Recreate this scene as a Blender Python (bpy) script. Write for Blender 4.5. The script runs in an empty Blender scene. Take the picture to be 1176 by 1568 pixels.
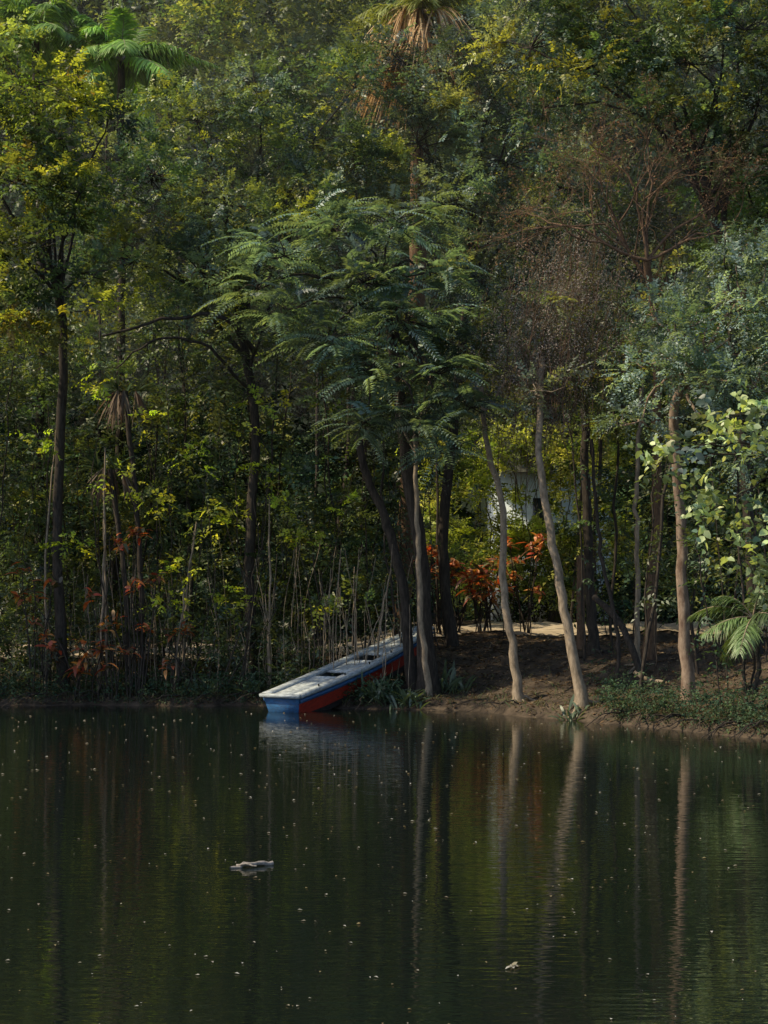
import bpy, math, numpy as np
from mathutils import Vector, Matrix
rng = np.random.default_rng(7)
scene = bpy.context.scene
U = lambda a, b, n=None: rng.uniform(a, b, n)
AZ = math.radians(-100); EL = math.radians(46)
SUN = np.array([math.sin(AZ) * math.cos(EL), math.cos(AZ) * math.cos(EL), math.sin(EL)])

# ------------------------------------------------------------------ helpers
def nrmz(v):
    return v / np.maximum(np.linalg.norm(v, axis=-1, keepdims=True), 1e-9)

def link(ob, parent=None):
    scene.collection.objects.link(ob)
    if parent is not None:
        ob.parent = parent
    return ob

def empty(name):
    e = bpy.data.objects.new(name, None)
    e.empty_display_size = 0.3
    return link(e)

def mesh_np(name, verts, faces, mat, parent=None, cols=None, smooth=False):
    me = bpy.data.meshes.new(name)
    verts = np.asarray(verts, dtype=np.float32).reshape(-1, 3)
    faces = np.asarray(faces, dtype=np.int32)
    M, k = faces.shape
    me.vertices.add(len(verts)); me.vertices.foreach_set('co', verts.ravel())
    me.loops.add(M * k); me.loops.foreach_set('vertex_index', faces.ravel())
    me.polygons.add(M)
    me.polygons.foreach_set('loop_start', np.arange(0, M * k, k, dtype=np.int32))
    me.polygons.foreach_set('loop_total', np.full(M, k, dtype=np.int32))
    if smooth:
        me.polygons.foreach_set('use_smooth', np.ones(M, dtype=bool))
    me.materials.append(mat)
    me.update(calc_edges=True)
    if cols is not None:
        a = me.color_attributes.new('leafcol', 'FLOAT_COLOR', 'POINT')
        c4 = np.ones((len(verts), 4), dtype=np.float32); c4[:, :3] = cols
        a.data.foreach_set('color', c4.ravel())
    ob = bpy.data.objects.new(name, me)
    return link(ob, parent)

# ------------------------------------------------------------------ terrain height
def sm(a, b, x):
    t = np.clip((x - a) / (b - a), 0, 1); return t * t * (3 - 2 * t)
def shore(x):
    return np.interp(x, [-60, -12, -6.2, -3, -1.2, -.5, .5, 1.5, 2.7, 3.7, 4.9, 8, 60],
                     [25, 26, 26.4, 26.3, 26.15, 25.75, 25.35, 25, 23.4, 22.0, 20.5, 17, 12]) \
        + .10 * np.sin(x * 2.3) + .06 * np.sin(x * 5.1 + 1) + .05 * np.sin(x * 11.7) + .03 * np.sin(x * 23.1)
def height(x, y):
    x = np.asarray(x, float); y = np.asarray(y, float)
    s = y - shore(x)
    right = sm(-1.0, 1.2, x)
    z = -.7 * sm(0, -2.5, s) + .16 * sm(-.03, .3, s)
    z = z + (.36 * (1 - right)) * sm(.3, 7, s) + .72 * right * sm(.2, 5.5, s)
    lump = .05 * np.sin(x * 1.7 + y * .9) + .035 * np.sin(x * 3.9 - y * 2.7) + .02 * np.sin(x * 8.3 + y * 7.1) + .015 * np.sin(x * 15 - y * 17)
    z = z + lump * sm(0, 1.2, s)
    z = z + .12 * right * sm(31, 36, y)
    z = z + .85 * np.clip(y - 52, 0, 60)
    z = z + 1.6 * sm(-10, -20, y)
    return z

# ------------------------------------------------------------------ materials
def new_mat(name):
    m = bpy.data.materials.new(name); m.use_nodes = True
    nt = m.node_tree; nt.nodes.clear()
    out = nt.nodes.new('ShaderNodeOutputMaterial')
    return m, nt, out
def leaf_mat(name, trans=.4, rough=.5, tint=(2.0, 1.8, .55), gloss=.055):
    m, nt, out = new_mat(name); N = nt.nodes; L = nt.links
    at = N.new('ShaderNodeAttribute'); at.attribute_name = 'leafcol'
    df = N.new('ShaderNodeBsdfDiffuse')
    L.new(at.outputs['Color'], df.inputs['Color'])
    last = df
    if trans > 0:
        tr = N.new('ShaderNodeBsdfTranslucent')
        mul = N.new('ShaderNodeMix'); mul.data_type = 'RGBA'; mul.blend_type = 'MULTIPLY'
        mul.clamp_result = False
        mul.inputs['Factor'].default_value = 1; mul.inputs['B'].default_value = (*tint, 1)
        mx = N.new('ShaderNodeMixShader'); mx.inputs[0].default_value = trans
        L.new(at.outputs['Color'], mul.inputs['A']); L.new(mul.outputs['Result'], tr.inputs['Color'])
        L.new(df.outputs[0], mx.inputs[1]); L.new(tr.outputs[0], mx.inputs[2]); last = mx
    if gloss > 0:
        gl = N.new('ShaderNodeBsdfGlossy'); gl.inputs['Roughness'].default_value = rough; gl.inputs['Color'].default_value = (1, 1, 1, 1)
        m2 = N.new('ShaderNodeMixShader'); m2.inputs[0].default_value = gloss
        L.new(last.outputs[0], m2.inputs[1]); L.new(gl.outputs[0], m2.inputs[2]); last = m2
    L.new(last.outputs[0], out.inputs[0])
    return m
def noise_mat(name, c1, c2, scale=(4, 4, 4), nscale=3, rough=.85, bump=.3, c3=None, dist=.02, hill=False):
    m, nt, out = new_mat(name); N = nt.nodes; L = nt.links
    tc = N.new('ShaderNodeTexCoord'); mp = N.new('ShaderNodeMapping'); mp.inputs['Scale'].default_value = scale
    L.new(tc.outputs['Object'], mp.inputs[0])
    nz = N.new('ShaderNodeTexNoise'); nz.inputs['Scale'].default_value = nscale; nz.inputs['Detail'].default_value = 8
    nz.inputs['Roughness'].default_value = .65
    L.new(mp.outputs[0], nz.inputs['Vector'])
    cr = N.new('ShaderNodeValToRGB'); e = cr.color_ramp.elements
    e[0].position = .35; e[0].color = (*c1, 1); e[1].position = .65; e[1].color = (*c2, 1)
    if c3:
        x = cr.color_ramp.elements.new(.78); x.color = (*c3, 1)
    L.new(nz.outputs['Fac'], cr.inputs[0])
    pr = N.new('ShaderNodeBsdfPrincipled'); pr.inputs['Roughness'].default_value = rough
    pr.inputs['Specular IOR Level'].default_value = .25
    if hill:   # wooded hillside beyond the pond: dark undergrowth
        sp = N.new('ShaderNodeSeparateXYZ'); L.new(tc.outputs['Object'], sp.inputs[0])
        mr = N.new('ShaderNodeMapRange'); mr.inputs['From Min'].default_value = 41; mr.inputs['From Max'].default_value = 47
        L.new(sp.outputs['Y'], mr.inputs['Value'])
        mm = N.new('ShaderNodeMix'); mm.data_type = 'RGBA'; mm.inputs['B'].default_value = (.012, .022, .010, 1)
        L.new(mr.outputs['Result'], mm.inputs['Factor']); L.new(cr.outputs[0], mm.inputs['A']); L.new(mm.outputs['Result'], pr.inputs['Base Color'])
    else:
        L.new(cr.outputs[0], pr.inputs['Base Color'])
    bp = N.new('ShaderNodeBump'); bp.inputs['Strength'].default_value = bump; bp.inputs['Distance'].default_value = dist
    L.new(nz.outputs['Fac'], bp.inputs['Height']); L.new(bp.outputs[0], pr.inputs['Normal'])
    L.new(pr.outputs[0], out.inputs[0])
    return m

M_leaf = leaf_mat('leaf_green')
M_far = leaf_mat('leaf_far', trans=0, gloss=0)
M_sprig = leaf_mat('leaf_young', trans=.55, gloss=.03, tint=(1.75, 1.7, .55))
M_thick = leaf_mat('leaf_broad', trans=.32, rough=.5, gloss=.06)
M_dry = leaf_mat('leaf_dry', trans=.25, rough=.8, tint=(1.3, 1.1, .8), gloss=0)
M_bark_d = noise_mat('bark_dark', (.022, .019, .016), (.075, .06, .05), (6, 6, 1.2), 5, bump=.6)
M_bark_p = noise_mat('bark_pale', (.16, .125, .09), (.38, .3, .22), (5, 5, 1.6), 4, bump=.4, c3=(.48, .4, .32))
M_bark_r = noise_mat('bark_flaking', (.12, .075, .055), (.33, .25, .19), (3, 3, 1.2), 4, bump=.5, c3=(.55, .5, .44))
M_bark_b = noise_mat('bark_brown', (.09, .055, .038), (.22, .14, .09), (6, 6, 2), 5, bump=.4)
M_ground = noise_mat('soil_leaf_litter', (.03, .023, .018), (.12, .09, .065), (1, 1, 1), 4.2, bump=1., c3=(.2, .155, .115), dist=.07, hill=True)
M_path = noise_mat('packed_dirt', (.4, .33, .24), (.55, .46, .35), (1, 1, 1), 2.5, bump=.4)  # dirt tone lightened so the path looks sunlit

def water_mat():
    m, nt, out = new_mat('pond_water'); N = nt.nodes; L = nt.links
    tc = N.new('ShaderNodeTexCoord')
    pr = N.new('ShaderNodeBsdfPrincipled')
    pr.inputs['Base Color'].default_value = (.006, .010, .008, 1)
    pr.inputs['Roughness'].default_value = .01; pr.inputs['IOR'].default_value = 1.55
    hs = []
    for sc, ns, amp in (((.5, 2.2, 1), 1.5, .7), ((1.6, 7, 1), 2.2, .8), ((.12, .5, 1), 1., 2.)):
        mp = N.new('ShaderNodeMapping'); mp.inputs['Scale'].default_value = sc; L.new(tc.outputs['Object'], mp.inputs[0])
        nz = N.new('ShaderNodeTexNoise'); nz.inputs['Scale'].default_value = ns; nz.inputs['Detail'].default_value = 2
        L.new(mp.outputs[0], nz.inputs['Vector'])
        mm = N.new('ShaderNodeMath'); mm.operation = 'MULTIPLY'; mm.inputs[1].default_value = amp; L.new(nz.outputs['Fac'], mm.inputs[0]); hs.append(mm)
    ad = N.new('ShaderNodeMath'); ad.operation = 'ADD'; L.new(hs[0].outputs[0], ad.inputs[0]); L.new(hs[1].outputs[0], ad.inputs[1])
    ad2 = N.new('ShaderNodeMath'); ad2.operation = 'ADD'; L.new(ad.outputs[0], ad2.inputs[0]); L.new(hs[2].outputs[0], ad2.inputs[1])
    bp = N.new('ShaderNodeBump'); bp.inputs['Strength'].default_value = 1; bp.inputs['Distance'].default_value = .003
    L.new(ad2.outputs[0], bp.inputs['Height']); L.new(bp.outputs[0], pr.inputs['Normal'])
    L.new(pr.outputs[0], out.inputs[0]); return m
M_water = water_mat()

# ------------------------------------------------------------------ ground, water, path
gx = np.concatenate([np.linspace(-300, -15, 12), np.linspace(-14, 14, 260), np.linspace(15, 300, 12)])
gy = np.concatenate([np.linspace(-300, -22, 8), np.linspace(-20, 14, 12), np.linspace(15, 42, 240), np.linspace(43, 115, 40), np.linspace(125, 500, 6)])
X, Y = np.meshgrid(gx, gy); Z = height(X, Y)
V = np.stack([X, Y, Z], -1).reshape(-1, 3)
nx, ny = len(gx), len(gy)
I = np.arange(nx * ny).reshape(ny, nx)
F = np.stack([I[:-1, :-1], I[:-1, 1:], I[1:, 1:], I[1:, :-1]], -1).reshape(-1, 4)
mesh_np('ground', V, F, M_ground, smooth=True)
mesh_np('pond_water', [(-90, -60, 0), (90, -60, 0), (90, 34, 0), (-90, 34, 0)], [(0, 1, 2, 3)], M_water)
px_ = np.linspace(-40, 40, 321); rows = np.linspace(0, 1, 25)
PX, PR = np.meshgrid(px_, rows)
PY = 32.6 + 5.2 * PR + .5 * np.sin(PX * .25)
PZ = height(PX, PY) + .035
V = np.stack([PX, PY, PZ], -1).reshape(-1, 3); I = np.arange(321 * 25).reshape(25, 321)
F = np.stack([I[:-1, :-1], I[:-1, 1:], I[1:, 1:], I[1:, :-1]], -1).reshape(-1, 4)
mesh_np('dirt_path', V, F, M_path, smooth=True)

# ------------------------------------------------------------------ tubes (wood)
class Wood:
    def __init__(s): s.v = []; s.f = []; s.n = 0
    def tube(s, pts, radii, sides=7):
        pts = np.asarray(pts, float); k = len(pts)
        radii = np.asarray(radii, float)
        t = nrmz(np.gradient(pts, axis=0))
        ref = np.array([0.31, .95, .05]) if abs(t[0][2]) > .5 else np.array([0., 0, 1])
        a = nrmz(np.cross(t, ref)); b = np.cross(t, a)
        th = np.linspace(0, 2 * np.pi, sides, endpoint=False)
        ring = pts[:, None] + radii[:, None, None] * (np.cos(th)[None, :, None] * a[:, None] + np.sin(th)[None, :, None] * b[:, None])
        idx = s.n + np.arange(k * sides).reshape(k, sides)
        nx = np.roll(idx, -1, axis=1)
        s.v.append(ring.reshape(-1, 3)); s.f.append(np.stack([idx[:-1], nx[:-1], nx[1:], idx[1:]], -1).reshape(-1, 4)); s.n += k * sides
    def curve(s, ctrl, r0, r1, sides=7, n=14, wob=.02, flare=0, pw=1.):
        c = np.asarray(ctrl, float); t = np.linspace(0, len(c) - 1, n)
        out = np.zeros((n, 3))
        cc = np.vstack([2 * c[0] - c[1], c, 2 * c[-1] - c[-2]])
        for i, u in enumerate(t):
            j = min(int(u), len(c) - 2); f = u - j
            p0, p1, p2, p3 = cc[j:j + 4]
            out[i] = .5 * (2 * p1 + (p2 - p0) * f + (2 * p0 - 5 * p1 + 4 * p2 - p3) * f * f + (3 * p1 - p0 - 3 * p2 + p3) * f ** 3)
        w = rng.normal(0, wob, (n, 3)); w[0] = 0; w[-1] *= .3; out += w
        tt = np.linspace(0, 1, n)
        r = r0 + (r1 - r0) * tt ** pw
        r = r * (1 + flare * np.exp(-tt * n / 1.1)) * (1 + rng.normal(0, .04, n))
        s.tube(out, r, sides); return out
    def branch(s, p, d, L, r, depth, ends, spread=.6, up=.15, kids=3):
        n = 6; q = [p]; dd = d
        for i in range(n - 1):
            dd = nrmz(dd + rng.normal(0, .13, 3) + np.array([0, 0, up * .2])); q.append(q[-1] + dd * L / (n - 1))
        s.tube(q, np.linspace(r, r * .55, n), 5 if r > .012 else 3)
        if depth == 0: ends.append((q[-1], dd)); return
        for k in range(kids):
            i = n - 1 if k == 0 else rng.integers(2, n)
            nd = nrmz(dd + rng.normal(0, spread, 3) + np.array([0, 0, up]))
            s.branch(q[i], nd, L * U(.55, .85), r * .55, depth - 1, ends, spread, up, kids)
    def make(s, name, mat, parent=None):
        if not s.v: return
        return mesh_np(name, np.concatenate(s.v), np.concatenate(s.f), mat, parent, smooth=True)

# ------------------------------------------------------------------ leaves
class Leaves:
    def __init__(s): s.v = []; s.c = []; s.q = []; s.n = 0
    def add(s, o, d, nm, L, W, col):
        n = len(o); L = np.broadcast_to(L, n)[:, None]; W = np.broadcast_to(W, n)[:, None]
        d = nrmz(d); w = nrmz(np.cross(d, nm)); nn = np.cross(w, d)
        m = o + d * L * .42 + nn * W * .22
        v = np.stack([o, m + w * W * .5, o + d * L - nn * L * .08, m - w * W * .5], 1)
        s.v.append(v.reshape(-1, 3)); s.c.append(np.repeat(col, 4, axis=0))
        s.q.append(s.n + np.arange(4 * n).reshape(n, 4)); s.n += 4 * n
    def big(s, o, d, nm, L, W, col):
        n = len(o); L = np.broadcast_to(L, n)[:, None]; W = np.broadcast_to(W, n)[:, None]
        d = nrmz(d); w = nrmz(np.cross(d, nm)); nn = np.cross(w, d)
        a = o + d * L * .28 + nn * W * .1; b = o + d * L * .68 + nn * W * .03; tip = o + d * L - nn * L * .15
        mid = o + d * L * .5 - nn * W * .06
        v = np.stack([o, a + w * W * .5, b + w * W * .38, tip, mid, b - w * W * .38, a - w * W * .5], 1)
        i = s.n + np.arange(7 * n).reshape(n, 7)
        s.v.append(v.reshape(-1, 3)); s.c.append(np.repeat(col, 7, axis=0))
        s.q += [i[:, [0, 1, 2, 4]], i[:, [4, 2, 3, 5]], i[:, [0, 4, 5, 6]]]; s.n += 7 * n
    def ribbon(s, o, d, L, W, col, droop=.4, S=4, side=None):
        n = len(o); L = np.broadcast_to(L, n); W = np.broadcast_to(W, n); d = nrmz(d); droop = np.broadcast_to(droop, n)
        t = np.linspace(0, 1, S + 1)
        p = o[:, None] + d[:, None] * (L[:, None] * t)[..., None]
        p[..., 2] -= (droop * L)[:, None] * t ** 2
        if side is None: side = np.cross(d, np.array([0, 0, 1.]) + rng.normal(0, .3, (n, 3)))
        side = nrmz(side)
        prof = np.sin(np.pi * (t * .82 + .12)) ; prof[-1] = .05
        off = side[:, None] * (W[:, None] * .5 * prof)[..., None]
        v = np.stack([p + off, p - off], 2)
        i = s.n + np.arange(n * (S + 1) * 2).reshape(n, S + 1, 2)
        s.q.append(np.stack([i[:, :-1, 0], i[:, 1:, 0], i[:, 1:, 1], i[:, :-1, 1]], -1).reshape(-1, 4))
        s.v.append(v.reshape(-1, 3)); s.c.append(np.repeat(col, (S + 1) * 2, axis=0)); s.n += n * (S + 1) * 2
    def twigs(s, o, d, k, tl, ll, lw, col, droop=.25, jit=.25, big=False, fwd=.5):
        n = len(o); d = nrmz(d); tl = np.broadcast_to(tl, n)
        sd = nrmz(np.cross(d, np.array([0, 0, 1.]) + rng.normal(0, .35, (n, 3)))); nm = np.cross(sd, d)
        nm = np.where(nm[:, 2:3] < 0, -nm, nm)
        t = (np.arange(k) + .5) / k
        p = o[:, None] + d[:, None] * (tl[:, None] * t)[..., None]; p[..., 2] -= (droop * tl)[:, None] * t ** 2
        sg = np.where(np.arange(k) % 2 == 0, 1., -1.)[None, :, None]
        ld = d[:, None] * fwd + sd[:, None] * sg * .85 + rng.normal(0, jit, (n, k, 3)); ld[..., 2] -= droop * .5
        ln = nm[:, None] + rng.normal(0, jit, (n, k, 3))
        sz = (1 - .35 * t)[None] * U(.75, 1.25, (n, k))
        cc = np.repeat(col[:, None], k, 1) * U(.75, 1.3, (n, k, 1))
        f = s.big if big else s.add
        f(p.reshape(-1, 3), ld.reshape(-1, 3), ln.reshape(-1, 3), (sz * ll).ravel(), (sz * lw).ravel(), cc.reshape(-1, 3))
    def make(s, name, mat, parent=None):
        return mesh_np(name, np.concatenate(s.v), np.concatenate(s.q), mat, parent, cols=np.clip(np.concatenate(s.c), 0, .8))

def sphere(n):
    return nrmz(rng.normal(0, 1, (n, 3)))
def pick(pal, n):
    pal = np.array(pal); i = rng.integers(0, len(pal), n); j = rng.integers(0, len(pal), n); f = U(0, .5, (n, 1))
    return pal[i] * (1 - f) + pal[j] * f

def crown(LV, lobes, pal, subs=11, twigs=26, k=14, tl=.32, ll=.075, lw=.03, sub_r=.36, droop=.25, flat=.8, wood=None, wood_r=.012, big=False, jit=.25, horiz=0., fwd=.5):
    for (x, y, z, r) in lobes:
        c = np.array([x, y, z]); ns = max(3, int(subs * r * r))
        dr = sphere(ns); dr[:, 2] = dr[:, 2] * .9 + .12
        sc = c + dr * (U(.45, 1.08, (ns, 1)) * r) * np.array([1, 1, flat])
        cc = pick(pal, ns) * U(.5, 1.65, (ns, 1))
        for i in range(ns):
            n = int(twigs * U(.5, 1.4)); sr = sub_r * U(.6, 1.35)
            dd = sphere(n)
            o = sc[i] + dd * sr * U(.15, 1, (n, 1)) * np.array([1, 1, .65])
            td = dd + dr[i] * .6 + np.array([0, 0, .25]) + rng.normal(0, .3, (n, 3)); td[:, 2] *= (1 - horiz)
            LV.twigs(o, td, k, tl * U(.6, 1.3, n), ll, lw, np.repeat(cc[i][None], n, 0) * U(.8, 1.2, (n, 1)), droop, jit, big, fwd)
            if wood is not None:
                wood.curve([c, (c + sc[i]) / 2 + rng.normal(0, .08, 3), sc[i]], wood_r, wood_r * .35, 3, 6, .015)

def tree(name, trunk, lobes, pal, barkmat, r0=.12, r1=.06, leafmat=None, extra=(), **kw):
    e = empty(name); W = Wood(); LV = Leaves()
    tp = W.curve(trunk, r0, r1, 10, 22, .012, flare=.6)
    for l in lobes:
        c = np.array(l[:3])
        j = -1 - int(U(0, 5)); a = tp[j]
        d = c - a
        mid = a + d * .5 + np.array([0, 0, .12 * np.linalg.norm(d)]) + rng.normal(0, .12, 3)
        W.curve([a, mid, c], r1 * U(.4, .7), r1 * .18, 6, 12, .02)
    for pts, ra, rb in extra: W.curve(pts, ra, rb, 7, 16, .02)
    crown(LV, lobes, pal, wood=W, **kw)
    W.make('trunk_and_limbs', barkmat, e); LV.make('crown_leaves', leafmat or M_leaf, e)
    return e
def gz(x, y): return float(height(x, y))
def br(pal, f): return [tuple(c * f for c in p) for p in pal]
# crowns left out along sun rays so light reaches path and shrubs behind
GAP = [np.array(p, float) for p in ((1.2, 38, 4), (2.4, 39, 3.5), (3.6, 39, 4.5), (4.6, 39, 4), (1.2, 34, 1.2), (2.0, 35, 1), (2.8, 35, 1), (3.8, 35, 1.2), (4.6, 35, 1.2), (2.2, 33, 2.3), (1.4, 33, 2.))]
def in_gap(x, y, z, r):
    p = np.array([x, y, z])
    for g in GAP:
        v = p - g; t = v @ SUN
        if t > .8 and np.linalg.norm(v - t * SUN) < r * .8 + .35: return True
    return False

# palettes (linear albedo)
P_olive = [(.24, .26, .055), (.17, .21, .05), (.38, .37, .065), (.07, .09, .035), (.28, .19, .055)]
P_mid = [(.08, .15, .075), (.07, .135, .09), (.15, .215, .08), (.1, .155, .105), (.22, .26, .08)]
P_blue = [(.085, .15, .145), (.115, .19, .175), (.06, .11, .105), (.1, .155, .125)]
P_grey = [(.16, .205, .175), (.12, .165, .145), (.09, .135, .11), (.23, .255, .12)]
P_dark = [(.04, .072, .05), (.055, .092, .06), (.095, .13, .055), (.19, .2, .055)]
P_bright = [(.38, .48, .06), (.26, .38, .06), (.5, .5, .085)]
P_red = [(.52, .08, .04), (.62, .17, .055), (.26, .06, .04), (.14, .11, .05), (.65, .32, .1), (.1, .12, .06)]
P_pale = [(.36, .46, .22), (.27, .39, .19), (.46, .5, .21), (.18, .26, .15)]

# ---------------- the round-crowned tree on the left of centre
tree('broadleaf_tree', [(-2.25, 28, gz(-2.25, 28) - .1), (-2.3, 28, 2.5), (-2.2, 28, 4.8), (-2.5, 27.9, 6.5)],
     [(-3.2, 28, 9.9, 1.), (-4., 28, 8.9, 1.1), (-2.1, 28.3, 10.3, .9), (-1.2, 28, 9.5, .95), (-2.8, 27.5, 8.5, 1.2), (-4.2, 27.5, 7.4, 1.),
      (-3.1, 27.3, 7.2, 1.), (-1.5, 27.6, 8.2, .95), (-.5, 28.4, 10.6, .8), (-5., 28, 8.3, .9), (-1.8, 27.3, 7.3, .8), (-.5, 28.3, 9.2, .8)],
     P_mid + P_blue + P_grey[:1] + [(.28, .33, .06)], M_bark_d, .1, .07, subs=18, twigs=24, k=13, ll=.085, lw=.042,  # last palette tone stands in for warm sunlit clumps
     extra=[([(-2.2, 27.8, 5.9), (-2.6, 27.0, 6.35), (-3.4, 26.7, 6.3), (-4.6, 26.6, 6.0)], .05, .02), ([(-2.25, 27.9, 5.2), (-2.9, 27.2, 5.9), (-3.7, 26.9, 6.0), (-4.4, 26.8, 5.5)], .035, .012)])
# ---------------- feathery compound-leaf tree in the centre
tree('feathery_leaf_tree', [(.72, 26.2, gz(.72, 26.2) - .1), (.6, 26.2, 2.2), (.35, 26.1, 4.), (.15, 25.6, 5.6), (-.1, 25.2, 6.6)],
     [(-1.5, 24.6, 6.9, .55), (-.8, 24.8, 7.35, .6), (-1.45, 24.4, 6.05, .6), (-.3, 24.6, 6.5, .6), (.15, 25., 7.5, .65), (.35, 24.4, 5.9, .6),
      (-.85, 24.4, 5.6, .55), (-.15, 24.3, 5.2, .55), (.75, 24.4, 5.1, .55), (-.3, 24.2, 4.35, .45), (.5, 24.2, 4.4, .5), (1.3, 24.4, 4.6, .5),
      (1.1, 24.3, 3.95, .4), (.7, 24.8, 6.7, .6), (-1.9, 24.6, 6.4, .4)],
     [(.11, .18, .18), (.145, .23, .215), (.09, .15, .145), (.145, .205, .155)], M_bark_d, .14, .06, subs=32, twigs=6, k=28, tl=.6, ll=.12, lw=.038, sub_r=.25, droop=.38, flat=.6, jit=.06, horiz=.75, fwd=.3)
# ---------------- tall grey-green crown above the centre
tree('tall_tree', [(1.25, 30, gz(1.25, 30) - .1), (1.1, 30, 3), (1.4, 29.8, 6), (1.6, 29.5, 8)],
     [(.4, 29, 11.2, 1.), (1.3, 29, 10.5, 1.1), (.6, 28.6, 9.7, 1.), (2., 29, 11.3, 1.), (2.2, 28.8, 9.4, 1.1), (1.3, 28.4, 8.5, 1.), (2.8, 29, 10.4, 1.),
      (3.1, 28.6, 8.9, .9), (2.5, 28.2, 7.7, .9), (1.5, 28.2, 7.4, .8), (3.4, 28.6, 7.6, .8), (3.6, 28.8, 6.4, .8), (2.2, 28.6, 6.4, .8), (2.6, 29.4, 12.5, 1.1)],
     P_grey + P_blue + P_grey[:2] + [(.28, .32, .08)], M_bark_d, .11, .07, subs=17, twigs=22, k=13, ll=.088, lw=.04)  # yellow tone at the palette end imitates sunlit leaves
# ---------------- dark tree, upper right
tree('dark_tree', [(5.6, 24.6, gz(5.6, 24.6) - .1), (5.5, 24.6, 3), (5.2, 24.5, 6), (4.7, 24.3, 8.4)],
     [(2.2, 24.5, 10, .9), (3, 24.2, 9.6, .8), (3.8, 24.2, 10, .9), (4.5, 24, 9.6, .85), (5.3, 24, 10.1, .9), (5.5, 24, 9, .9), (4.3, 23.8, 8.7, .5),
      (6.3, 24, 9.6, 1.), (3.4, 24.5, 11, 1.), (5, 24.5, 11.2, 1.), (6.4, 24, 8.2, .9), (2.4, 24.5, 9.1, .5)],
     P_dark + P_mid[:2] + P_blue[:2] + [(.28, .29, .06)], M_bark_d, .1, .06, subs=17, twigs=22, k=13, ll=.088, lw=.042)  # extra yellow entry paints sun highlights among the dark leaves
# ---------------- bright green one at the right edge
tree('leafy_tree', [(7.4, 26, gz(7.4, 26) - .1), (7.2, 26, 3), (6.6, 25.6, 6)],
     [(5.5, 25, 8.1, .8), (5.3, 24.8, 7.2, .65), (6, 25, 7.6, .8), (5.9, 25, 6.6, .8), (6.9, 25.4, 7.4, 1.), (6.6, 25, 5.6, .9), (5.2, 25.4, 5.9, .6)],
     [(.14, .23, .075), (.19, .29, .085), (.09, .15, .085)], M_bark_d, .12, .07, subs=17, twigs=22, k=13, ll=.09, lw=.045)
# ---------------- blue-green tree on the right with flaking bark
tree('flaking_bark_tree', [(4.28, 22.9, gz(4.28, 22.9) - .1), (4.2, 22.9, 1.7), (4.15, 22.9, 3.), (4.02, 22.7, 4.3), (4.3, 22.4, 5.)],
     [(4.15, 22, 5.4, .6), (4.8, 22, 5.7, .75), (3.6, 22, 4.9, .5), (4.3, 21.8, 4.6, .55), (4.95, 21.8, 4.6, .6), (3.45, 22, 4.15, .38), (3.7, 22.2, 5.6, .4),
      (5.4, 22, 5.2, .7), (5.6, 22, 6.2, .7), (4.9, 22.2, 6.5, .5), (4.9, 21.9, 3.8, .5)],
     [(.22, .31, .32), (.17, .25, .25), (.25, .35, .32), (.09, .15, .14)], M_bark_r, .085, .055, subs=29, twigs=22, k=13, ll=.07, lw=.034, sub_r=.28)
# ---------------- olive / yellow tree at the left edge
tree('yellowing_tree', [(-5.3, 27, gz(-5.3, 27) - .1), (-5.4, 27, 3), (-5.2, 26.5, 6), (-5.3, 26, 7)],
     [(-5.5, 25.6, 9.8, .9), (-5, 25.4, 8.9, .85), (-5.7, 25.4, 8.2, .9), (-4.7, 25.2, 8, .6), (-5.3, 25, 7.1, .85), (-4.5, 25.2, 6.7, .5), (-5.8, 25, 6.1, .8),
      (-4.9, 25, 6.1, .6), (-4.3, 25.8, 9.4, .4), (-6.8, 25.5, 8.9, 1.1), (-6.9, 25.4, 7, 1.), (-6.4, 26, 10.8, .8)],
     P_olive + P_dark[:2] + P_mid[2:4], M_bark_d, .09, .06, leafmat=M_sprig, subs=16, twigs=21, k=11, ll=.1, lw=.05)

# ---------------- slender pale trunks at the water's edge
def slender(name, pts, r0, r1, mat, lobes, pal=P_mid, twigs=16):
    e = empty(name); W = Wood(); LV = Leaves()
    tp = W.curve(pts, r0, r1, 10, 24, .014, flare=.5)
    for l in lobes:
        W.curve([tp[-3], (tp[-3] + np.array(l[:3])) / 2 + rng.normal(0, .1, 3), l[:3]], r1 * .7, r1 * .2, 5, 9, .02)
    for i in range(5):
        a = U(0, 6.28); b = tp[0] + np.array([math.cos(a), math.sin(a), 0]) * U(.2, .4); b[2] = gz(b[0], b[1]) - .02
        W.curve([tp[1] - (0, 0, .04), (tp[0] + b) / 2 + (0, 0, .05), b], r0 * .5, r0 * .15, 5, 7, .008)
    crown(LV, lobes, pal, subs=14, twigs=twigs, ll=.09, lw=.04, wood=W)
    W.make('trunk', mat, e); LV.make('crown_leaves', M_leaf, e)
slender('slender_tree', [(.70, 25.9, gz(.7, 25.9) - .05), (.58, 25.8, 1.7), (.52, 25.8, 3), (.5, 25.7, 4.4)], .05, .034, M_bark_p, [(.3, 25.6, 5.2, .5), (.8, 25.8, 5.6, .5)], P_blue)
slender('slender_tree', [(2.07, 24.75, gz(2.07, 24.75) - .05), (1.95, 24.8, 1.0), (1.82, 24.9, 1.9), (1.83, 25, 3.0), (1.6, 25.2, 4.1), (1.5, 25.3, 5)], .07, .038, M_bark_p, [(1.4, 25.6, 5.6, .6), (1.9, 25.6, 5.3, .5)], P_dark)
slender('slender_tree', [(2.87, 23.7, gz(2.87, 23.7) - .05), (2.72, 23.8, 1.1), (2.56, 23.9, 2.), (2.42, 24, 2.9), (2.3, 24.2, 4), (2.4, 24.8, 5.4)], .082, .045, M_bark_p, [(2.5, 25.2, 6.1, .7), (2.1, 25, 5.6, .4), (2.25, 24.0, 4.8, .5)], P_grey)
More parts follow.
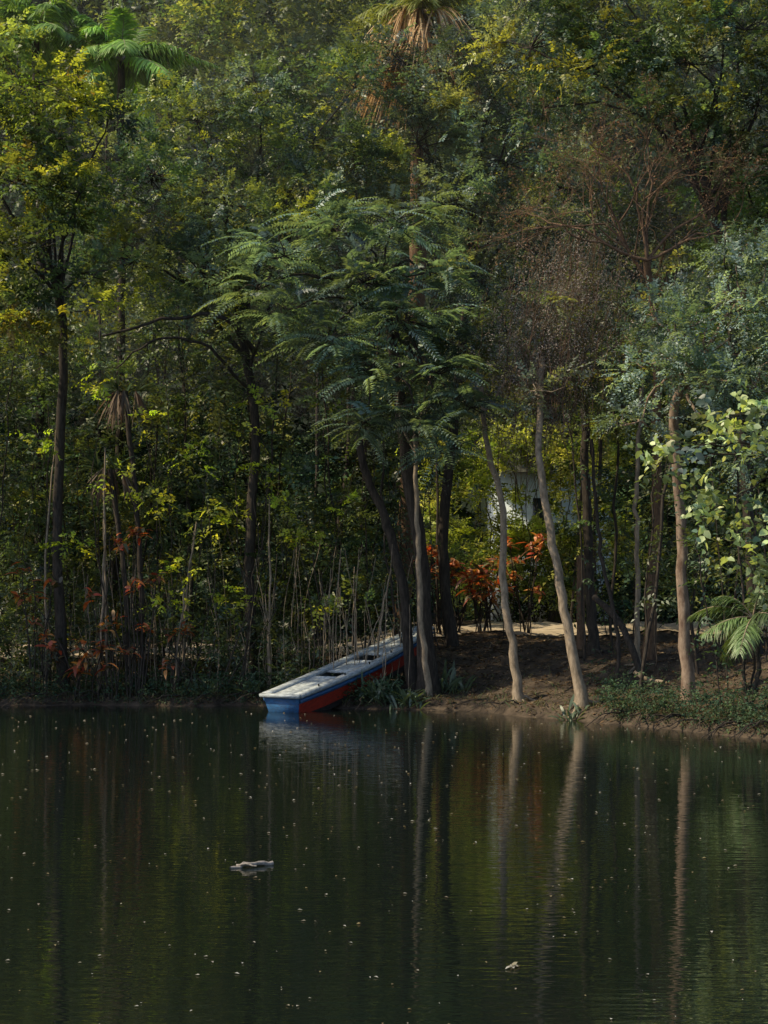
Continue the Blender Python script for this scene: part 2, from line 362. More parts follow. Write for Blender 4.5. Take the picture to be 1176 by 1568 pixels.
slender('slender_tree', [(3.95, 25.5, gz(3.95, 25.5) - .05), (3.97, 25.5, 1.9), (3.93, 25.4, 3.2), (4, 25.4, 5)], .045, .03, M_bark_p, [(4, 25.6, 5.6, .6)], P_dark)
slender('slender_tree', [(3.55, 24.6, gz(3.55, 24.6) - .05), (3.5, 24.7, 1.4), (3.3, 25, 2.5), (3.2, 25.2, 4.2)], .035, .025, M_bark_d, [(3.1, 25.6, 5.0, .5)], P_dark)
slender('leaning_tree', [(.5, 26.6, gz(.5, 26.6) - .05), (.25, 26.6, 2.2), (-.1, 26.6, 3.3), (-.35, 26.5, 4.), (-.5, 26.4, 5.4)], .09, .055, M_bark_d, [(-.6, 26.4, 6, .6), (-.1, 26.4, 5.6, .5)], P_dark)
slender('broad_trunk_tree', [(3.5, 27.2, gz(3.5, 27.2) - .05), (3.42, 27.2, 2.2), (3.35, 27.2, 4.), (3.4, 27.2, 6.5)], .09, .06, M_bark_d, [(3.3, 27, 6.6, .8), (3.9, 27, 6., .7), (3.0, 27, 5.2, .7), (4.0, 27, 4.8, .7)], P_dark)

# ---------------- bare brown twiggy tree (upper right) with curtain of dry twigs
e = empty('bare_twiggy_tree'); W = Wood(); ends = []
tp = W.curve([(4.2, 25.9, gz(4.2, 25.9) - .1), (4.25, 25.6, 3), (4.1, 24.6, 5.6), (3.85, 23.9, 6.7)], .09, .055, 9, 20, .015, flare=.5)
for d, L in (((-.5, -.1, .9), 1.0), ((.1, 0, 1), 1.1), ((.6, -.1, .8), .95), ((-.95, -.1, .35), 1.05), ((.9, -.1, .3), .8), ((-.8, -.1, .75), 1.1), ((-.2, -.2, 1), 1.0)):
    W.branch(tp[-1 - int(U(0, 3))], nrmz(np.array(d)), L, .028, 5, ends, .4, .04, 3)
W.make('trunk_and_twigs', M_bark_b, e)
LV = Leaves()
eo = np.array([q[0] for q in ends]); ed = np.array([q[1] for q in ends]); sel = rng.random(len(eo)) < .7
eo = eo[sel]; ed = ed[sel]
LV.twigs(eo, ed, 6, .2, .055, .02, pick([(.21, .13, .09), (.13, .15, .07), (.12, .17, .1), (.28, .17, .11)], len(eo)), .3, .4)
LV.make('dry_leaves', M_dry, e)
W = Wood(); LV = Leaves()
for i in range(260):
    x = rng.normal(2.75, .5); y = 24.8 + U(-.5, .6); z0 = U(4.9, 7.4) + .5 * (x - 2.7); L = U(.7, 2.0)
    W.curve([(x, y, z0), (x + U(-.25, .05), y, z0 - L * .5), (x + U(-.45, .05), y, z0 - L)], .005, .003, 3, 8, .025)
n = 3200; tz = rng.normal(5.8, .85, n); o = np.stack([rng.normal(2.6, .5, n) + .35 * (tz - 5.9), 24.8 + U(-.5, .7, n), tz], -1)
d = sphere(n) + (0, 0, -.8)
LV.twigs(o, d, 7, .25, .05, .015, pick([(.32, .27, .25), (.26, .24, .22), (.17, .21, .18), (.4, .35, .33)], n), .3, .35)
e = empty('dry_hanging_vines'); W.make('stems', M_bark_b, e); LV.make('dry_leaves', M_dry, e)

# ---------------- large-leaved foreground tree reaching in from the right
tree('large_leaved_tree', [(6.4, 19.6, gz(6.4, 19.6) - .1), (6.1, 19.4, 1.6), (5.4, 19, 3), (4.6, 18.7, 3.4)],
     [(3.5, 18.5, 3.5, .35), (3.95, 18.5, 3.85, .4), (4.35, 18.5, 3.4, .45), (3.05, 18.6, 3.25, .22), (3.85, 18.5, 3.1, .3), (4.3, 18.6, 2.65, .35), (4.9, 18.6, 3.9, .6), (5.2, 18.8, 2.8, .6), (4.2, 18.6, 2.2, .25), (5.5, 19, 4.6, .7), (3.6, 18.6, 2.7, .2)],
     P_pale + P_blue[:1], M_bark_d, .08, .03, leafmat=M_thick, subs=44, twigs=5, k=6, tl=.3, ll=.125, lw=.08, sub_r=.16, droop=.5, big=True, jit=.35, wood_r=.006)

# ------------------------------------------------------------------ forest behind
def mass(name, lobes, pal, parentwood=None, mat=None, woodp=1., gap=False, **kw):
    e = empty(name); LV = Leaves(); W = Wood()
    if gap: lobes = [l for l in lobes if l[0] < -1.5 or not in_gap(*l)]
    for l in lobes:
        if parentwood and rng.random() < woodp:
            x, y, z, r = l; g = gz(x, y)
            W.curve([(x + U(-.7, .7), y, g - .1), (x + U(-.5, .5), y, (g + z) / 2), (x, y, z)], parentwood * U(.5, 1.3), parentwood * .4, 6, 12, .035)
    crown(LV, lobes, pal, **kw)
    W.make('stems', M_bark_d, e); LV.make('leaves', mat or M_leaf, e)
lob = []
for x in np.arange(-13, 14, 2.0):
    for z in np.arange(6.5, 18, 1.9):
        if 1. < x < 4.5 and z < 7.5: continue
        lob.append((x + U(-.8, .8), U(32.5, 38), z + U(-.7, .7), U(1.1, 1.6)))
lob = [l for l in lob if not in_gap(*l)]
lob += [(-4.5, 41, 15.4, 1.7), (-3.4, 41.5, 16.4, 1.7), (-5.6, 41.5, 16.2, 1.7), (-2.4, 41.5, 14.8, 1.7), (-4.4, 41, 13.3, 1.7), (-3.2, 41, 14.4, 1.5), (-1.4, 41.5, 16.6, 1.6), (-6.4, 41.5, 14.4, 1.6)]
mass('background_trees', lob, P_dark + br(P_mid, 1.05) + P_grey + [(.3, .34, .07)], .05, M_leaf, .2, False, subs=7.5, twigs=16, k=9, tl=.5, ll=.18, lw=.085, sub_r=.62)
lob = []
for x in np.arange(-26, 27, 2.6):
    for z in np.arange(1.2, 27, 2.5):
        if 1.2 < x < 5.4 and 2.4 < z < 6: continue
        lob.append((x + U(-.8, .8), U(45, 51), z + U(-.6, .6), U(1.8, 2.4)))
mass('distant_forest', lob, br(P_dark, .85) + P_mid[:3], None, M_far, subs=3.8, twigs=16, k=9, tl=.8, ll=.33, lw=.16, sub_r=.95)

# tree added on the bank outside the view, left, to shade the low undergrowth
tree('added_shade_tree', [(-10, 26.6, gz(-10, 26.6) - .1), (-10, 26.6, 4), (-9.8, 26, 6)],
     [(-8.4, 25.6, 6.0, 1.1), (-8., 26.4, 5.2, 1.), (-10.2, 25.2, 6.8, 1.3), (-10.8, 25.8, 5.4, 1.3), (-9., 25.6, 4.8, 1.1), (-11.5, 25.4, 4.6, 1.2), (-8.8, 25.8, 3.4, 1.), (-10.5, 26, 3, 1.1), (-7.9, 26.6, 3.6, .9), (-8.6, 27.6, 6, 1.2)],
     P_dark, M_bark_d, .14, .09, subs=8, twigs=18, k=10, ll=.15, lw=.07, sub_r=.5)

# understory shrubs
lob = []
for i in range(125):
    x = U(-9, -.3); y = U(27.6, 31.5); z = U(.9, 7.0); lob.append((x, y, z, U(.5, .9)))
for i in range(36):
    x = U(3.9, 9.5); y = U(27.5, 32); z = U(1.8, 7.); lob.append((x, y, z, U(.5, .9)))
for i in range(10):
    x = U(-.5, 1.); y = U(28.5, 32); z = U(3.8, 7.0); lob.append((x, y, z, U(.5, .8)))
for i in range(8):
    x = U(1., 3.8); y = U(29, 32); z = U(5.4, 7.2); lob.append((x, y, z, U(.5, .8)))
mass('understory_shrubs', lob, br(P_dark, .85) + br(P_mid[:3], .7) + [(.13, .17, .045)], .014, None, .4, True, subs=10, twigs=10, k=10, tl=.38, ll=.12, lw=.052, sub_r=.42)  # palette darkened to deepen the understory shade
lob = []
for x in np.arange(-10, .8, 1.0):
    for z in (1.1, 2.3, 3.6, 4.9): lob.append((x + U(-.4, .4), U(32, 34.5) if z > 1.2 else U(39, 41), z + U(-.3, .3), .95))
for x in np.arange(4.6, 12, 1.1):
    for z in (2.0, 3.4): lob.append((x + U(-.4, .4), U(32.5, 34), z + U(-.3, .3), .95))
for x in np.arange(-12, 13, 1.2): lob.append((x + U(-.4, .4), U(40, 41), 1.5 + U(-.3, .2), 1.))
mass('hedge_shrubs', lob, br(P_dark, .7) + br(P_mid[:1], .8), None, M_far, 1., True, subs=8, twigs=12, k=8, tl=.45, ll=.17, lw=.08, sub_r=.5)
P_sunlit_tint = [(.34, .38, .1), (.26, .33, .09), (.44, .45, .18), (.12, .18, .06), (.08, .12, .05)]  # leaf albedo raised so the shrubs look sunlit, on top of real sun
lob = [(1.4, 38, 4.2, .9), (2.1, 39, 5.3, .8), (1.9, 39.5, 3., .9), (4.7, 39.5, 5.3, .9), (4.8, 39, 3.6, .9), (1.0, 37, 3.2, .8), (5.3, 38.5, 4.4, 1.), (3.1, 40, 5.9, .8), (1, 38, 5.4, .9), (5.6, 38, 2.8, 1),
       (2.7, 39.5, 2.4, .8), (3.6, 39.5, 2.5, .9), (2.3, 39, 4.2, .6), (3.4, 39.4, 3.0, .6), (2.6, 39, 3.3, .6), (4.4, 39, 4.2, .6), (5.5, 38.5, 5.6, 1.), (2.9, 39, 5.3, .5), (3.7, 39, 5.2, .5), (2.2, 39, 4.9, .6), (4.2, 39, 5., .6),
       (3.0, 38.7, 2.8, .6), (3.8, 38.7, 2.9, .6), (4.5, 38.7, 2.6, .8), (3.3, 38.6, 2.0, .7), (2.3, 38.6, 2.4, .7), (4.2, 38.6, 1.9, .7), (1.7, 38.4, 2.2, .7), (5.2, 39.5, 3.0, .8), (5.0, 39.5, 2.0, .8)]
mass('sunlit_tint_shrubs', lob, P_sunlit_tint, .02, M_sprig, subs=15, twigs=14, k=9, tl=.33, ll=.13, lw=.065, sub_r=.34)
lob = [(2.6, 40.3, 5.1, .5), (3.3, 40.3, 5.2, .45), (3.9, 40.3, 5.2, .5), (3.0, 40.3, 5.6, .5), (3.7, 40.3, 5.6, .5), (2.4, 40.3, 4.4, .35), (3.5, 40.3, 3.2, .4), (2.9, 40.3, 3.1, .4), (4.0, 40.3, 3.9, .35), (3.32, 40.3, 4.2, .13), (4.4, 40.3, 4.8, .5)]
mass('sunlit_tint_shrubs', lob, P_sunlit_tint, .015, M_sprig, subs=32, twigs=11, k=9, tl=.24, ll=.13, lw=.065, sub_r=.18)
# yellow-green translucent sprigs
lob = [(-1.95, 26.6, 4.9, .28), (-3.1, 26.6, 4.0, .35), (-2.6, 26.7, 3.0, .35), (-3.0, 26.7, 2.9, .3), (-1.3, 26.7, 2.6, .3), (-3.6, 26.7, 1.7, .35), (-3.3, 26.6, 2.2, .3), (-2.0, 26.6, 3.8, .25),
       (-4.4, 26.6, 3.6, .3), (-2.4, 26.7, 1.6, .3), (-5.2, 26.8, 2.6, .3), (-.6, 27, 3.2, .25), (-4.6, 26.6, 5.3, .3), (-3.9, 26.7, 4.6, .25), (-1.1, 26.9, 1.7, .25),
       (-2.3, 26.6, 4.4, .25), (-3.7, 26.6, 3.2, .3), (-1.6, 26.7, 3.2, .25), (-5.5, 26.6, 4.3, .3)]
mass('yellow_green_saplings', lob, P_bright, .012, M_sprig, subs=60, twigs=4, k=7, tl=.22, ll=.1, lw=.052, sub_r=.17, droop=.4)

# saplings with thin stems, leafy along their length
W = Wood(); LV = Leaves()
for i in range(90):
    x = U(-7.5, 7.5)
    if .7 < x < 3.2: continue
    y = shore(x) + U(1.0, 6); g = gz(x, y); h = U(2.5, 7); r = U(.008, .03)
    lean = U(-.14, .14)
    p = W.curve([(x, y, g - .05), (x + lean * h * .5 + U(-.15, .15), y, g + h * .5), (x + lean * h, y, g + h)], r, r * .5, 6, 14, .025)
    m = int(U(14, 44)); j = rng.integers(3, 14, m); d = sphere(m); d[:, 2] *= .5
    c = pick(P_dark + P_mid[:2], 1)
    LV.twigs(p[j] + rng.normal(0, .05, (m, 3)), d, 9, U(.25, .6, m), .1, .045, np.repeat(c, m, 0) * U(.6, 1.2, (m, 1)), .45, .25)
e = empty('sapling_thicket'); W.make('stems', M_bark_d, e); LV.make('leaves', M_leaf, e)
W = Wood()
for i in range(120):
    x = U(-6.5, -2.6) if rng.random() < .5 else U(-2.4, 0.4); y = float(shore(x)) + U(.4, 2.2); g = gz(x, y); h = U(.8, 2.8); r = U(.005, .012)
    W.curve([(x, y, g - .05), (x + U(-.08, .08), y, g + h * .5), (x + U(-.25, .25), y, g + h)], r, r * .6, 6, 8, .01)
for x, y, h in ((-4.7, 26.8, 4.2), (-4.55, 26.9, 3.2), (-3.45, 26.7, 1.9), (-1.9, 26.9, 3.4), (-5.6, 27, 4.5), (-.05, 26.6, 2.2), (-3.3, 27.2, 3)):
    W.curve([(x, y, gz(x, y) - .05), (x + U(-.05, .1), y, h * .5), (x + U(-.1, .25), y, h)], .024, .013, 7, 14, .012)
W.make('cane_stems', M_bark_p, e)

lob = []
for i in range(85):
    x = U(-7.5, -.9); y = float(shore(x)) + U(.4, 2.2); lob.append((x, y, gz(x, y) + U(.05, 1.3), U(.25, .45)))
for i in range(12):
    x = U(4.6, 8); y = float(shore(x)) + U(1.2, 4.2); lob.append((x, y, gz(x, y) + U(.2, 2.), U(.3, .6)))
mass('bank_shrubs', lob, br(P_dark[:3], .9) + [(.09, .12, .05)], None, subs=20, twigs=8, k=8, tl=.26, ll=.095, lw=.038, sub_r=.25)

# ---------------- red / orange leaved plants
def redplant(x, y, h, n=5, sz=.38, m=16, w=.075):
    e = empty('red_leaved_plant'); W = Wood(); LV = Leaves(); g = gz(x, y)
    for i in range(n):
        t = np.array([x + U(-.35, .35), y + U(-.3, .3), g + h * U(.4, 1)])
        W.curve([(x + U(-.1, .1), y, g - .03), ((x + t[0]) / 2, y, g + h * .4), t], .014, .008, 5, 8, .01)
        d = sphere(m); d[:, 2] = np.abs(d[:, 2]) * .9
        LV.ribbon(np.repeat(t[None], m, 0) + rng.normal(0, .05, (m, 3)), d, sz * U(.6, 1.2, m), w, pick(P_red, m) * U(.5, 1.3, (m, 1)), U(.2, .8, m), 4)
    W.make('stems', M_bark_d, e); LV.make('leaves', M_thick, e)
for x, y, h in ((1.5, 33, 1.6), (2.1, 33.3, 2.0), (2.9, 33.6, 2.0), (1.9, 32.6, 1.3), (1.15, 33, 2.0)): redplant(x, y, h, 7, .3, 15, .08)
for x, y, h in ((-4.55, 26.6, 1.2), (-5.5, 26.6, 1.2), (-4.1, 26.5, 3.), (-3.9, 26.5, 2.1), (-5.7, 26.7, 2.4), (-3.4, 26.55, 1.2), (-5.0, 26.55, .9), (-4.4, 26.5, 1.7)): redplant(x, y, h, 4, .23, 12, .065)

# ---------------- palms
def frond(LV, W, base, d, L, droop, col, wid=.5, n=70, lw=.03):
    d = nrmz(np.array(d, float)); t = np.linspace(0, 1, 12)
    pts = base + d * (L * t)[:, None]; pts[:, 2] -= droop * L * t ** 2
    W.tube(pts, np.linspace(.014, .003, 12), 4)
    tt = np.linspace(.12, 1, n); P = base + d * (L * tt)[:, None]; P[:, 2] -= droop * L * tt ** 2
    T = np.tile(d, (n, 1)) * L; T[:, 2] -= 2 * droop * L * tt; T = nrmz(T)
    S = nrmz(np.cross(T, (0, 0, 1.)))
    for sg in (1, -1):
        dd = T * .7 + S * sg * .7 + rng.normal(0, .12, (n, 3))
        LV.ribbon(P, dd, (wid * np.sin(np.pi * (tt * .85 + .12)) + .05) * U(.75, 1.1, n), lw, np.tile(col, (n, 1)) * U(.6, 1.35, (n, 1)), U(.3, .8, n), 3, side=np.cross(dd, np.cross(T, S) + rng.normal(0, .25, (n, 3))))
def palm(name, base, top, r, L, nf, col, dead=0, wid=.5, lw=.03):
    e = empty(name); W = Wood(); LV = Leaves(); WT = Wood()
    WT.curve([base, (np.array(base) + top) / 2 + (.1, 0, 0), top], r, r * .85, 10, 30, .012)
    top = np.array(top, float)
    for i in range(nf):
        a = i * 2.4 + U(-.2, .2); el = U(-.1, 1.3)
        frond(LV, W, top, (math.cos(a) * math.cos(el), math.sin(a) * math.cos(el), math.sin(el)), L * U(.7, 1.15), U(.3, .8), np.array(col) * U(.5, 1.4), wid, lw=lw)
    WT.make('trunk', M_bark_d if not dead else M_bark_b, e); W.make('frond_ribs', M_bark_p, e); LV.make('fronds', M_thick, e)
    if dead:
        D = Leaves()
        for i in range(dead):
            a = U(0, 6.28); o = top + np.array([math.cos(a), math.sin(a), 0]) * U(.15, .5) + (0, 0, U(-.6, .1)); m = 26
            d = np.stack([np.full(m, math.cos(a)), np.full(m, math.sin(a)), np.full(m, -.7)], -1) + rng.normal(0, .3, (m, 3))
            D.ribbon(np.repeat(o[None], m, 0), d, U(.6, 1.3, m), .035, pick([(.6, .44, .24), (.7, .55, .35), (.38, .24, .13)], m), .7, 4)
        D.make('dead_fronds', M_dry, e)
palm('palm_tree', (-5.2, 31, .4), (-4.8, 29.8, 11.5), .08, 1.7, 30, (.2, .36, .07), 0, .4)
palm('palm_tree', (-6.6, 31, .4), (-6.4, 30, 12.0), .08, 1.7, 26, (.18, .32, .07), 0, .4)
palm('palm_tree', (.3, 32, .7), (.7, 30.2, 12.5), .18, 1.6, 16, (.24, .28, .08), 34, .4)
palm('small_palm', (4.9, 21.9, gz(4.9, 21.9) - .05), (4.95, 21.9, 1.5), .035, 1.0, 12, (.13, .21, .08), 0, .24, .014)
for (x, z) in ((-4.35, 5.2), (-4.6, 3.9)):
    e = empty('fan_palm'); W = Wood(); D = Leaves(); y = 27.4
    W.curve([(x + .3, y, gz(x, y) - .05), (x + .25, y, z * .5), (x, y, z)], .05, .045, 8, 20, .01)
    for i in range(9):
        a = U(0, 6.28); m = 18; o = np.array([x, y, z]) + np.array([math.cos(a), math.sin(a), 0]) * .2
        d = np.stack([np.full(m, math.cos(a) * .5), np.full(m, math.sin(a) * .5), np.full(m, -1. if i < 5 else .4)], -1) + rng.normal(0, .25, (m, 3))
        c = [(.17, .13, .11), (.24, .19, .15)] if i < 5 else [(.06, .1, .06), (.08, .12, .06)]
        D.ribbon(np.repeat(o[None], m, 0), d, U(.3, .6, m), .03, pick(c, m), .3, 3)
    W.make('trunk', M_bark_d, e); D.make('fronds', M_dry, e)

# ---------------- strap-leaved plants & grasses on the bank
def strap(x, y, n, L, w, pal, name='strap_leaved_plant'):
    LV = Leaves(); o = np.stack([x + rng.normal(0, .09, n), y + rng.normal(0, .09, n), np.zeros(n)], -1); o[:, 2] = height(o[:, 0], o[:, 1]) - .02
    d = sphere(n); d[:, 2] = np.abs(d[:, 2]) + .7
    LV.ribbon(o, d, L * U(.6, 1.2, n), w, pick(pal, n), U(.2, .7, n), 5); LV.make(name, M_thick)
for x, y, L in ((-.3, 25.95, .55), (-.1, 25.8, .6), (.12, 25.75, .65), (.3, 25.6, .5), (1.0, 26.3, .7), (1.2, 26.2, .5), (.5, 25.6, .4), (2.72, 23.45, .35), (-3., 26.8, .6), (-2.2, 26.7, .5)):
    strap(x, y, 30, L, .04, [(.09, .135, .09), (.11, .165, .105), (.07, .11, .07)])
LV = Leaves(); n = 11000
x = U(-8, 8, n); s_ = rng.exponential(.9, n) + .06; y = shore(x) + s_
keep = ((x < .6) | (x > 3.2) | (rng.random(n) < .3)); x, y = x[keep], y[keep]; n = len(x)
o = np.stack([x, y, height(x, y) - .01], -1); d = sphere(n); d[:, 2] = np.abs(d[:, 2]) + .5
LV.ribbon(o, d, U(.06, .3, n), .014, pick([(.1, .13, .06), (.14, .15, .075), (.07, .11, .06), (.2, .17, .1)], n), .5, 3)
LV.make('bank_grass', M_dry)
LV = Leaves(); n = 6000; x = np.concatenate([U(-8, .3, n // 2), U(3.1, 8, n - n // 2)]); y = shore(x) + .04 + rng.exponential(.7, n)
o = np.stack([x, y, height(x, y) + U(0, .35, n)], -1)
LV.twigs(o, sphere(n) + (0, -.2, .3), 5, .16, .055, .026, pick(br(P_mid[:2], .8) + P_dark[:3] + [(.1, .15, .09)], n), .7, .4)
LV.make('ground_cover_plants', M_dry)
LV = Leaves(); n = 16000; x = U(-8, 9, n); y = shore(x) + U(0.02, 9, n)
o = np.stack([x, y, height(x, y) + .012], -1); d = sphere(n); d[:, 2] *= .25
nm = rng.normal(0, .3, (n, 3)) + (0, 0, 1)
LV.add(o, d, nm, U(.04, .1, n), U(.02, .045, n), pick([(.22, .15, .09), (.14, .09, .055), (.3, .23, .15), (.08, .06, .04)], n))
LV.make('leaf_litter', M_dry)
W = Wood()
for i in range(60):
    x = U(.8, 7.5); y = float(shore(x)) + U(.05, 2.5); a = U(0, 3.14); L = U(.15, .6)
    p = np.array([x, y, gz(x, y) + .02]); q = p + np.array([math.cos(a), math.sin(a), 0]) * L; q[2] = gz(q[0], q[1]) + .04
    W.curve([p, (p + q) / 2 + (0, 0, .02), q], .01, .005, 5, 6, .008)
for i in range(60):
    x = U(3.4, 6.5) if i < 34 else U(-7, 3.4); y = float(shore(x)) + .2; p = np.array([x, y, gz(x, y) + .05]); q = np.array([x - U(.1, .7), y - U(.2, .6), U(-.05, .06)])
    W.curve([p, (p + q) / 2 + (0, 0, U(.03, .12)), q], .013, .004, 5, 8, .015)
W.make('fallen_branches', M_bark_d)
W = Wood(); W.curve([(3.95, 25., gz(3.95, 25.) + .05), (3.7, 25.4, 1.3), (3.35, 26., 1.75)], .055, .05, 9, 12, .008); W.make('leaning_log', M_bark_d)
W = Wood(); W.curve([(4.05, 23.7, gz(4.05, 23.7) + .1), (3.8, 23.9, gz(3.8, 23.9) + .2), (3.68, 24, gz(3.7, 24) + .32)], .035, .03, 9, 8, .006); W.make('fallen_log', M_bark_p)
W = Wood(); W.curve([(3.35, 27.8, gz(3.35, 27.8) - .1), (3.35, 27.8, 1.6), (3.34, 27.8, 2.45)], .075, .07, 10, 8, .004)
W.tube([(3.34, 27.8, 2.45), (3.34, 27.8, 2.46)], [.07, .001], 10); W.make('wooden_post', M_bark_b)

# ---------------- pale house beyond the trees
def box(bx, c, s):
    v = [(c[0] + a * s[0] / 2, c[1] + b * s[1] / 2, c[2] + d * s[2] / 2) for a in (-1, 1) for b in (-1, 1) for d in (-1, 1)]
    n = len(bx[0]); bx[0].extend(v); bx[1].extend([tuple(n + i for i in f) for f in ((0, 1, 3, 2), (4, 6, 7, 5), (0, 4, 5, 1), (2, 3, 7, 6), (0, 2, 6, 4), (1, 5, 7, 3))])
M_wall = noise_mat('blue_white_plaster', (.5, .6, .7), (.66, .74, .82), nscale=1.5, bump=.1)
M_roof = noise_mat('mossy_roof', (.05, .055, .045), (.1, .1, .08), (1, 8, 1), 3)
M_glass = noise_mat('dark_glass', (.02, .03, .035), (.04, .05, .06), rough=.1, bump=0)
e = empty('pale_house'); hz = gz(4.2, 42)
def boxes_ob(name, boxes, mat, parent):
    bx = ([], [])
    for c, s in boxes: box(bx, c, s)
    return mesh_np(name, bx[0], bx[1], mat, parent)
boxes_ob('walls', [((4.3, 43, hz + 1.95), (3.0, 2.6, 3.9))], M_wall, e)
mesh_np('roof', [(2.55, 41.4, hz + 3.8), (6.05, 41.4, hz + 3.8), (6.05, 43, hz + 4.8), (2.55, 43, hz + 4.8), (2.55, 44.6, hz + 3.8), (6.05, 44.6, hz + 3.8)], [(0, 1, 2, 3), (3, 2, 5, 4)], M_roof, e)
boxes_ob('windows', [((4.0, 41.69, hz + 2.7), (.4, .06, .9)), ((5.2, 41.69, hz + 2.7), (.5, .06, .9))], M_glass, e)
boxes_ob('door', [((4.6, 41.69, hz + 1.05), (.9, .06, 2.1))], M_roof, e)

# ---------------- boat
def paint(name, c, worn):
    return noise_mat(name, worn, c, (3, 3, 8), 4, rough=.5, bump=.25)
B_red = paint('red_paint', (.45, .045, .025), (.24, .032, .022)); B_blue = paint('blue_paint', (.03, .13, .32), (.035, .075, .16))
B_white = paint('white_paint', (.55, .61, .65), (.24, .27, .3)); B_in = paint('inside_paint', (.2, .24, .27), (.1, .11, .12)); B_dark = paint('bottom_tar', (.05, .04, .04), (.02, .02, .02))
boat = empty('wooden_boat')
L = 4.15; ns = 25; t = np.linspace(0, 1, ns)
hb = .33 + .04 * np.sin(np.pi * np.clip(t * 1.0 + .05, 0, 1)) - .19 * np.clip((t - .5) / .5, 0, 1) ** 1.4
bb = hb * .72
zb = .0 + .22 * np.clip((t - .72) / .28, 0, 1) ** 1.7 + .05 * np.clip((.15 - t) / .15, 0, 1)
zt = .38 + .05 * (2 * t - 1) ** 2
xs = t * L
def strip(name, a, b, mat):
    V = np.stack([a, b], 1).reshape(-1, 3); i = np.arange(ns * 2).reshape(ns, 2)
    F = np.stack([i[:-1, 0], i[1:, 0], i[1:, 1], i[:-1, 1]], -1); return mesh_np(name, V, F, mat, boat, smooth=False)
def line(f, sg, inn=0.):
    w = bb + (hb - bb) * f - inn
    return np.stack([xs, sg * w, zb + (zt - zb) * f], -1)
for sg, nme in ((-1, 'starboard'), (1, 'port')):
    strip('bottom_strake_' + nme, line(0, sg), line(.25, sg), B_dark)
    strip('red_side_' + nme, line(.25, sg), line(.74, sg), B_red)
    strip('blue_side_' + nme, line(.74, sg), line(1, sg), B_blue)
    strip('inner_side_' + nme, line(.04, sg, .03), line(1, sg, .03), B_in)
    for nm2, zo, zh, wi, wo, mt in (('gunwale_', .0, .06, -.11, .045, B_white), ('rub_rail_', -.075, .05, -.02, .034, B_blue)):
        fr = (zt + zo); yo = sg * (hb + wo); yi = sg * (hb + wi)
        q = [np.stack([xs, yy, fr + zz], -1) for yy, zz in ((yo, 0), (yo, zh), (yi, zh), (yi, 0))]
        V = np.stack(q, 1).reshape(-1, 3); i = np.arange(ns * 4).reshape(ns, 4); j = np.roll(i, -1, 1)
        F = np.stack([i[:-1], i[1:], j[1:], j[:-1]], -1).reshape(-1, 4)
        F = np.vstack([F, i[0][None], i[-1][None]])
        mesh_np(nm2 + nme, V, F, mt, boat)
strip('bottom', line(0, -1), line(0, 1), B_dark); strip('floor', line(.05, -1, .03), line(.05, 1, .03), B_in)
def cap(name, k, mat, dx):
    a = [line(f, -1)[k] + (dx, 0, 0) for f in (0, 1)] + [line(f, 1)[k] + (dx, 0, 0) for f in (1, 0)]
    b = [p + np.array((.035 if dx <= 0 else -.035, 0, 0)) for p in a]
    mesh_np(name, a + b, [(0, 1, 2, 3), (7, 6, 5, 4), (0, 4, 5, 1), (1, 5, 6, 2), (2, 6, 7, 3), (3, 7, 4, 0)], mat, boat)
cap('transom', 0, B_blue, -.03); cap('bow_board', -1, B_blue, .03)
def deck(name, k0, k1, mat, zo=.0, h=.03):
    top = []
    for k in range(k0, k1 + 1):
        w = max(hb[k] - .112, .012)
        top.append([(xs[k], -w, zt[k] + zo + h), (xs[k], w, zt[k] + zo + h), (xs[k], w, zt[k] + zo), (xs[k], -w, zt[k] + zo)])
    V = np.array(top).reshape(-1, 3); n = k1 - k0 + 1; i = np.arange(n * 4).reshape(n, 4); j = np.roll(i, -1, 1)
    F = np.stack([i[:-1], i[1:], j[1:], j[:-1]], -1).reshape(-1, 4); F = np.vstack([F, i[0][None], i[-1][None]]); mesh_np(name, V, F, mat, boat)
deck('stern_deck', 0, 7, B_white); deck('bow_deck', 15, 24, B_white); deck('thwart_1', 9, 13, B_white, -.01)
bxs = ([], []); box(bxs, (-.045, 0, .465), (.06, .76, .05)); mesh_np('transom_cap', bxs[0], bxs[1], B_white, boat)
W = Wood()
for k in (3, 7, 11, 15, 19):
    yy = -(hb[k] - .02); W.tube([(xs[k], yy, zt[k] + .055), (xs[k], yy, zt[k] + .095)], [.012, .016], 6)
W.make('rail_bolts', B_dark, boat)
boat.matrix_world = Matrix.Translation((-1.5, 25.0, -.19)) @ Matrix.Rotation(math.radians(56), 4, 'Z') @ Matrix.Rotation(math.radians(-13.2), 4, 'Y')

# ---------------- things on the water
LV = Leaves(); n = 900; y = U(5, 25, n); x = U(-.3, .3, n) * y
o = np.stack([x, y, np.full(n, .006)], -1); d = rng.normal(0, 1, (n, 3)); d[:, 2] = 0
sz = U(.008, .032, n) * (.6 + y / 22)
LV.add(o, d, np.tile((0, 0, 1.), (n, 1)) + rng.normal(0, .05, (n, 3)), sz, sz * .5, pick([(.45, .46, .43), (.3, .26, .15), (.6, .6, .57), (.2, .16, .1)], n))
LV.make('floating_leaves_glints', M_dry)  # leaves and specks; extra pale ones stand in for glints on the water
W = Wood(); W.curve([(-1.04, 11.05, .004), (-.9, 11.12, .02), (-.76, 11.2, .012)], .012, .016, 8, 10, .005); W.curve([(-1.0, 11.1, .012), (-.94, 11.05, .03), (-.86, 11.02, .022)], .01, .005, 6, 7, .003)
W.make('floating_branch', noise_mat('bleached_wood', (.16, .145, .13), (.36, .33, .3), (8, 8, 8), 6))
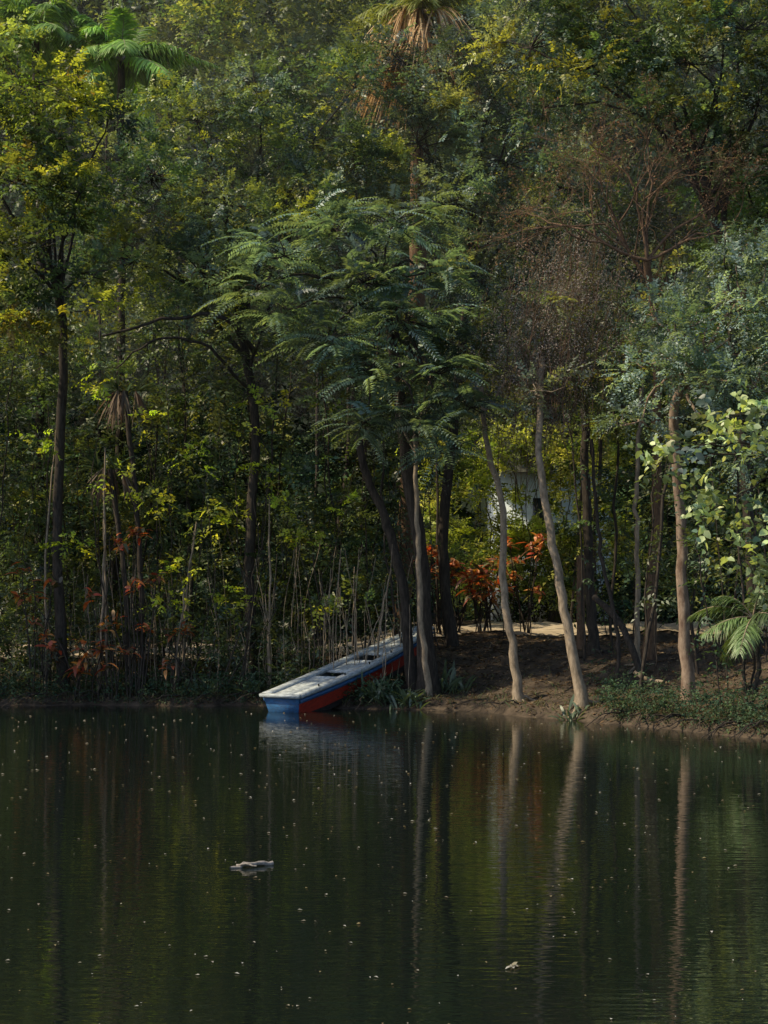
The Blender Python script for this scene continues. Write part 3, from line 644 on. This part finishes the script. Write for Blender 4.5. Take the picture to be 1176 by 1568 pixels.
LV = Leaves(); m = 9; LV.big(np.array([.65, 8.15, .012]) + rng.normal(0, .018, (m, 3)) * (1, 1, .1), rng.normal(0, 1, (m, 3)) * (1, 1, .15), np.tile((0, 0, 1.), (m, 1)), .045, .025, pick([(.42, .42, .38), (.3, .28, .2)], m)); LV.make('floating_leaf_clump', M_dry)

# ---------------- thin morning mist hanging in the canopy
m, nt_, out_ = new_mat('mist_volume')
vs = nt_.nodes.new('ShaderNodeVolumeScatter'); vs.inputs['Density'].default_value = .003; vs.inputs['Anisotropy'].default_value = .2
vs.inputs['Color'].default_value = (.92, .96, 1, 1)
nt_.links.new(vs.outputs[0], out_.inputs['Volume'])
bxs = ([], []); box(bxs, (0, 34.5, 10.5), (36, 19, 10.6)); mesh_np('mist', bxs[0], bxs[1], m)

# ------------------------------------------------------------------ light
S = Vector(SUN.tolist())
sd = bpy.data.lights.new('sun', 'SUN'); sd.energy = 5; sd.angle = math.radians(.5); sd.color = (1, .84, .56)
so = bpy.data.objects.new('sun', sd); so.rotation_euler = S.to_track_quat('Z', 'Y').to_euler(); so.location = S * 60; link(so)
w = bpy.data.worlds.new('World'); scene.world = w; w.use_nodes = True
nt = w.node_tree; bg = nt.nodes['Background']; sk = nt.nodes.new('ShaderNodeTexSky'); sk.sky_type = 'NISHITA'; sk.sun_disc = False
sk.sun_elevation = EL; sk.sun_rotation = AZ % (2 * math.pi)
nt.links.new(sk.outputs[0], bg.inputs[0]); bg.inputs[1].default_value = .15

cd = bpy.data.cameras.new('camera'); cam = bpy.data.objects.new('camera', cd); link(cam)
cam.location = (0, 0, 1.9); cam.rotation_euler = (math.radians(90), 0, 0)
cd.sensor_fit = 'VERTICAL'; cd.sensor_height = 24; cd.lens = 24 * 2500 / 1568; cd.shift_y = 116 / 1568; cd.clip_end = 1500
scene.camera = cam
scene.view_settings.view_transform = 'Standard'; scene.view_settings.look = 'None'; scene.view_settings.exposure = 0
print('faces', sum(len(m.polygons) for m in bpy.data.meshes))
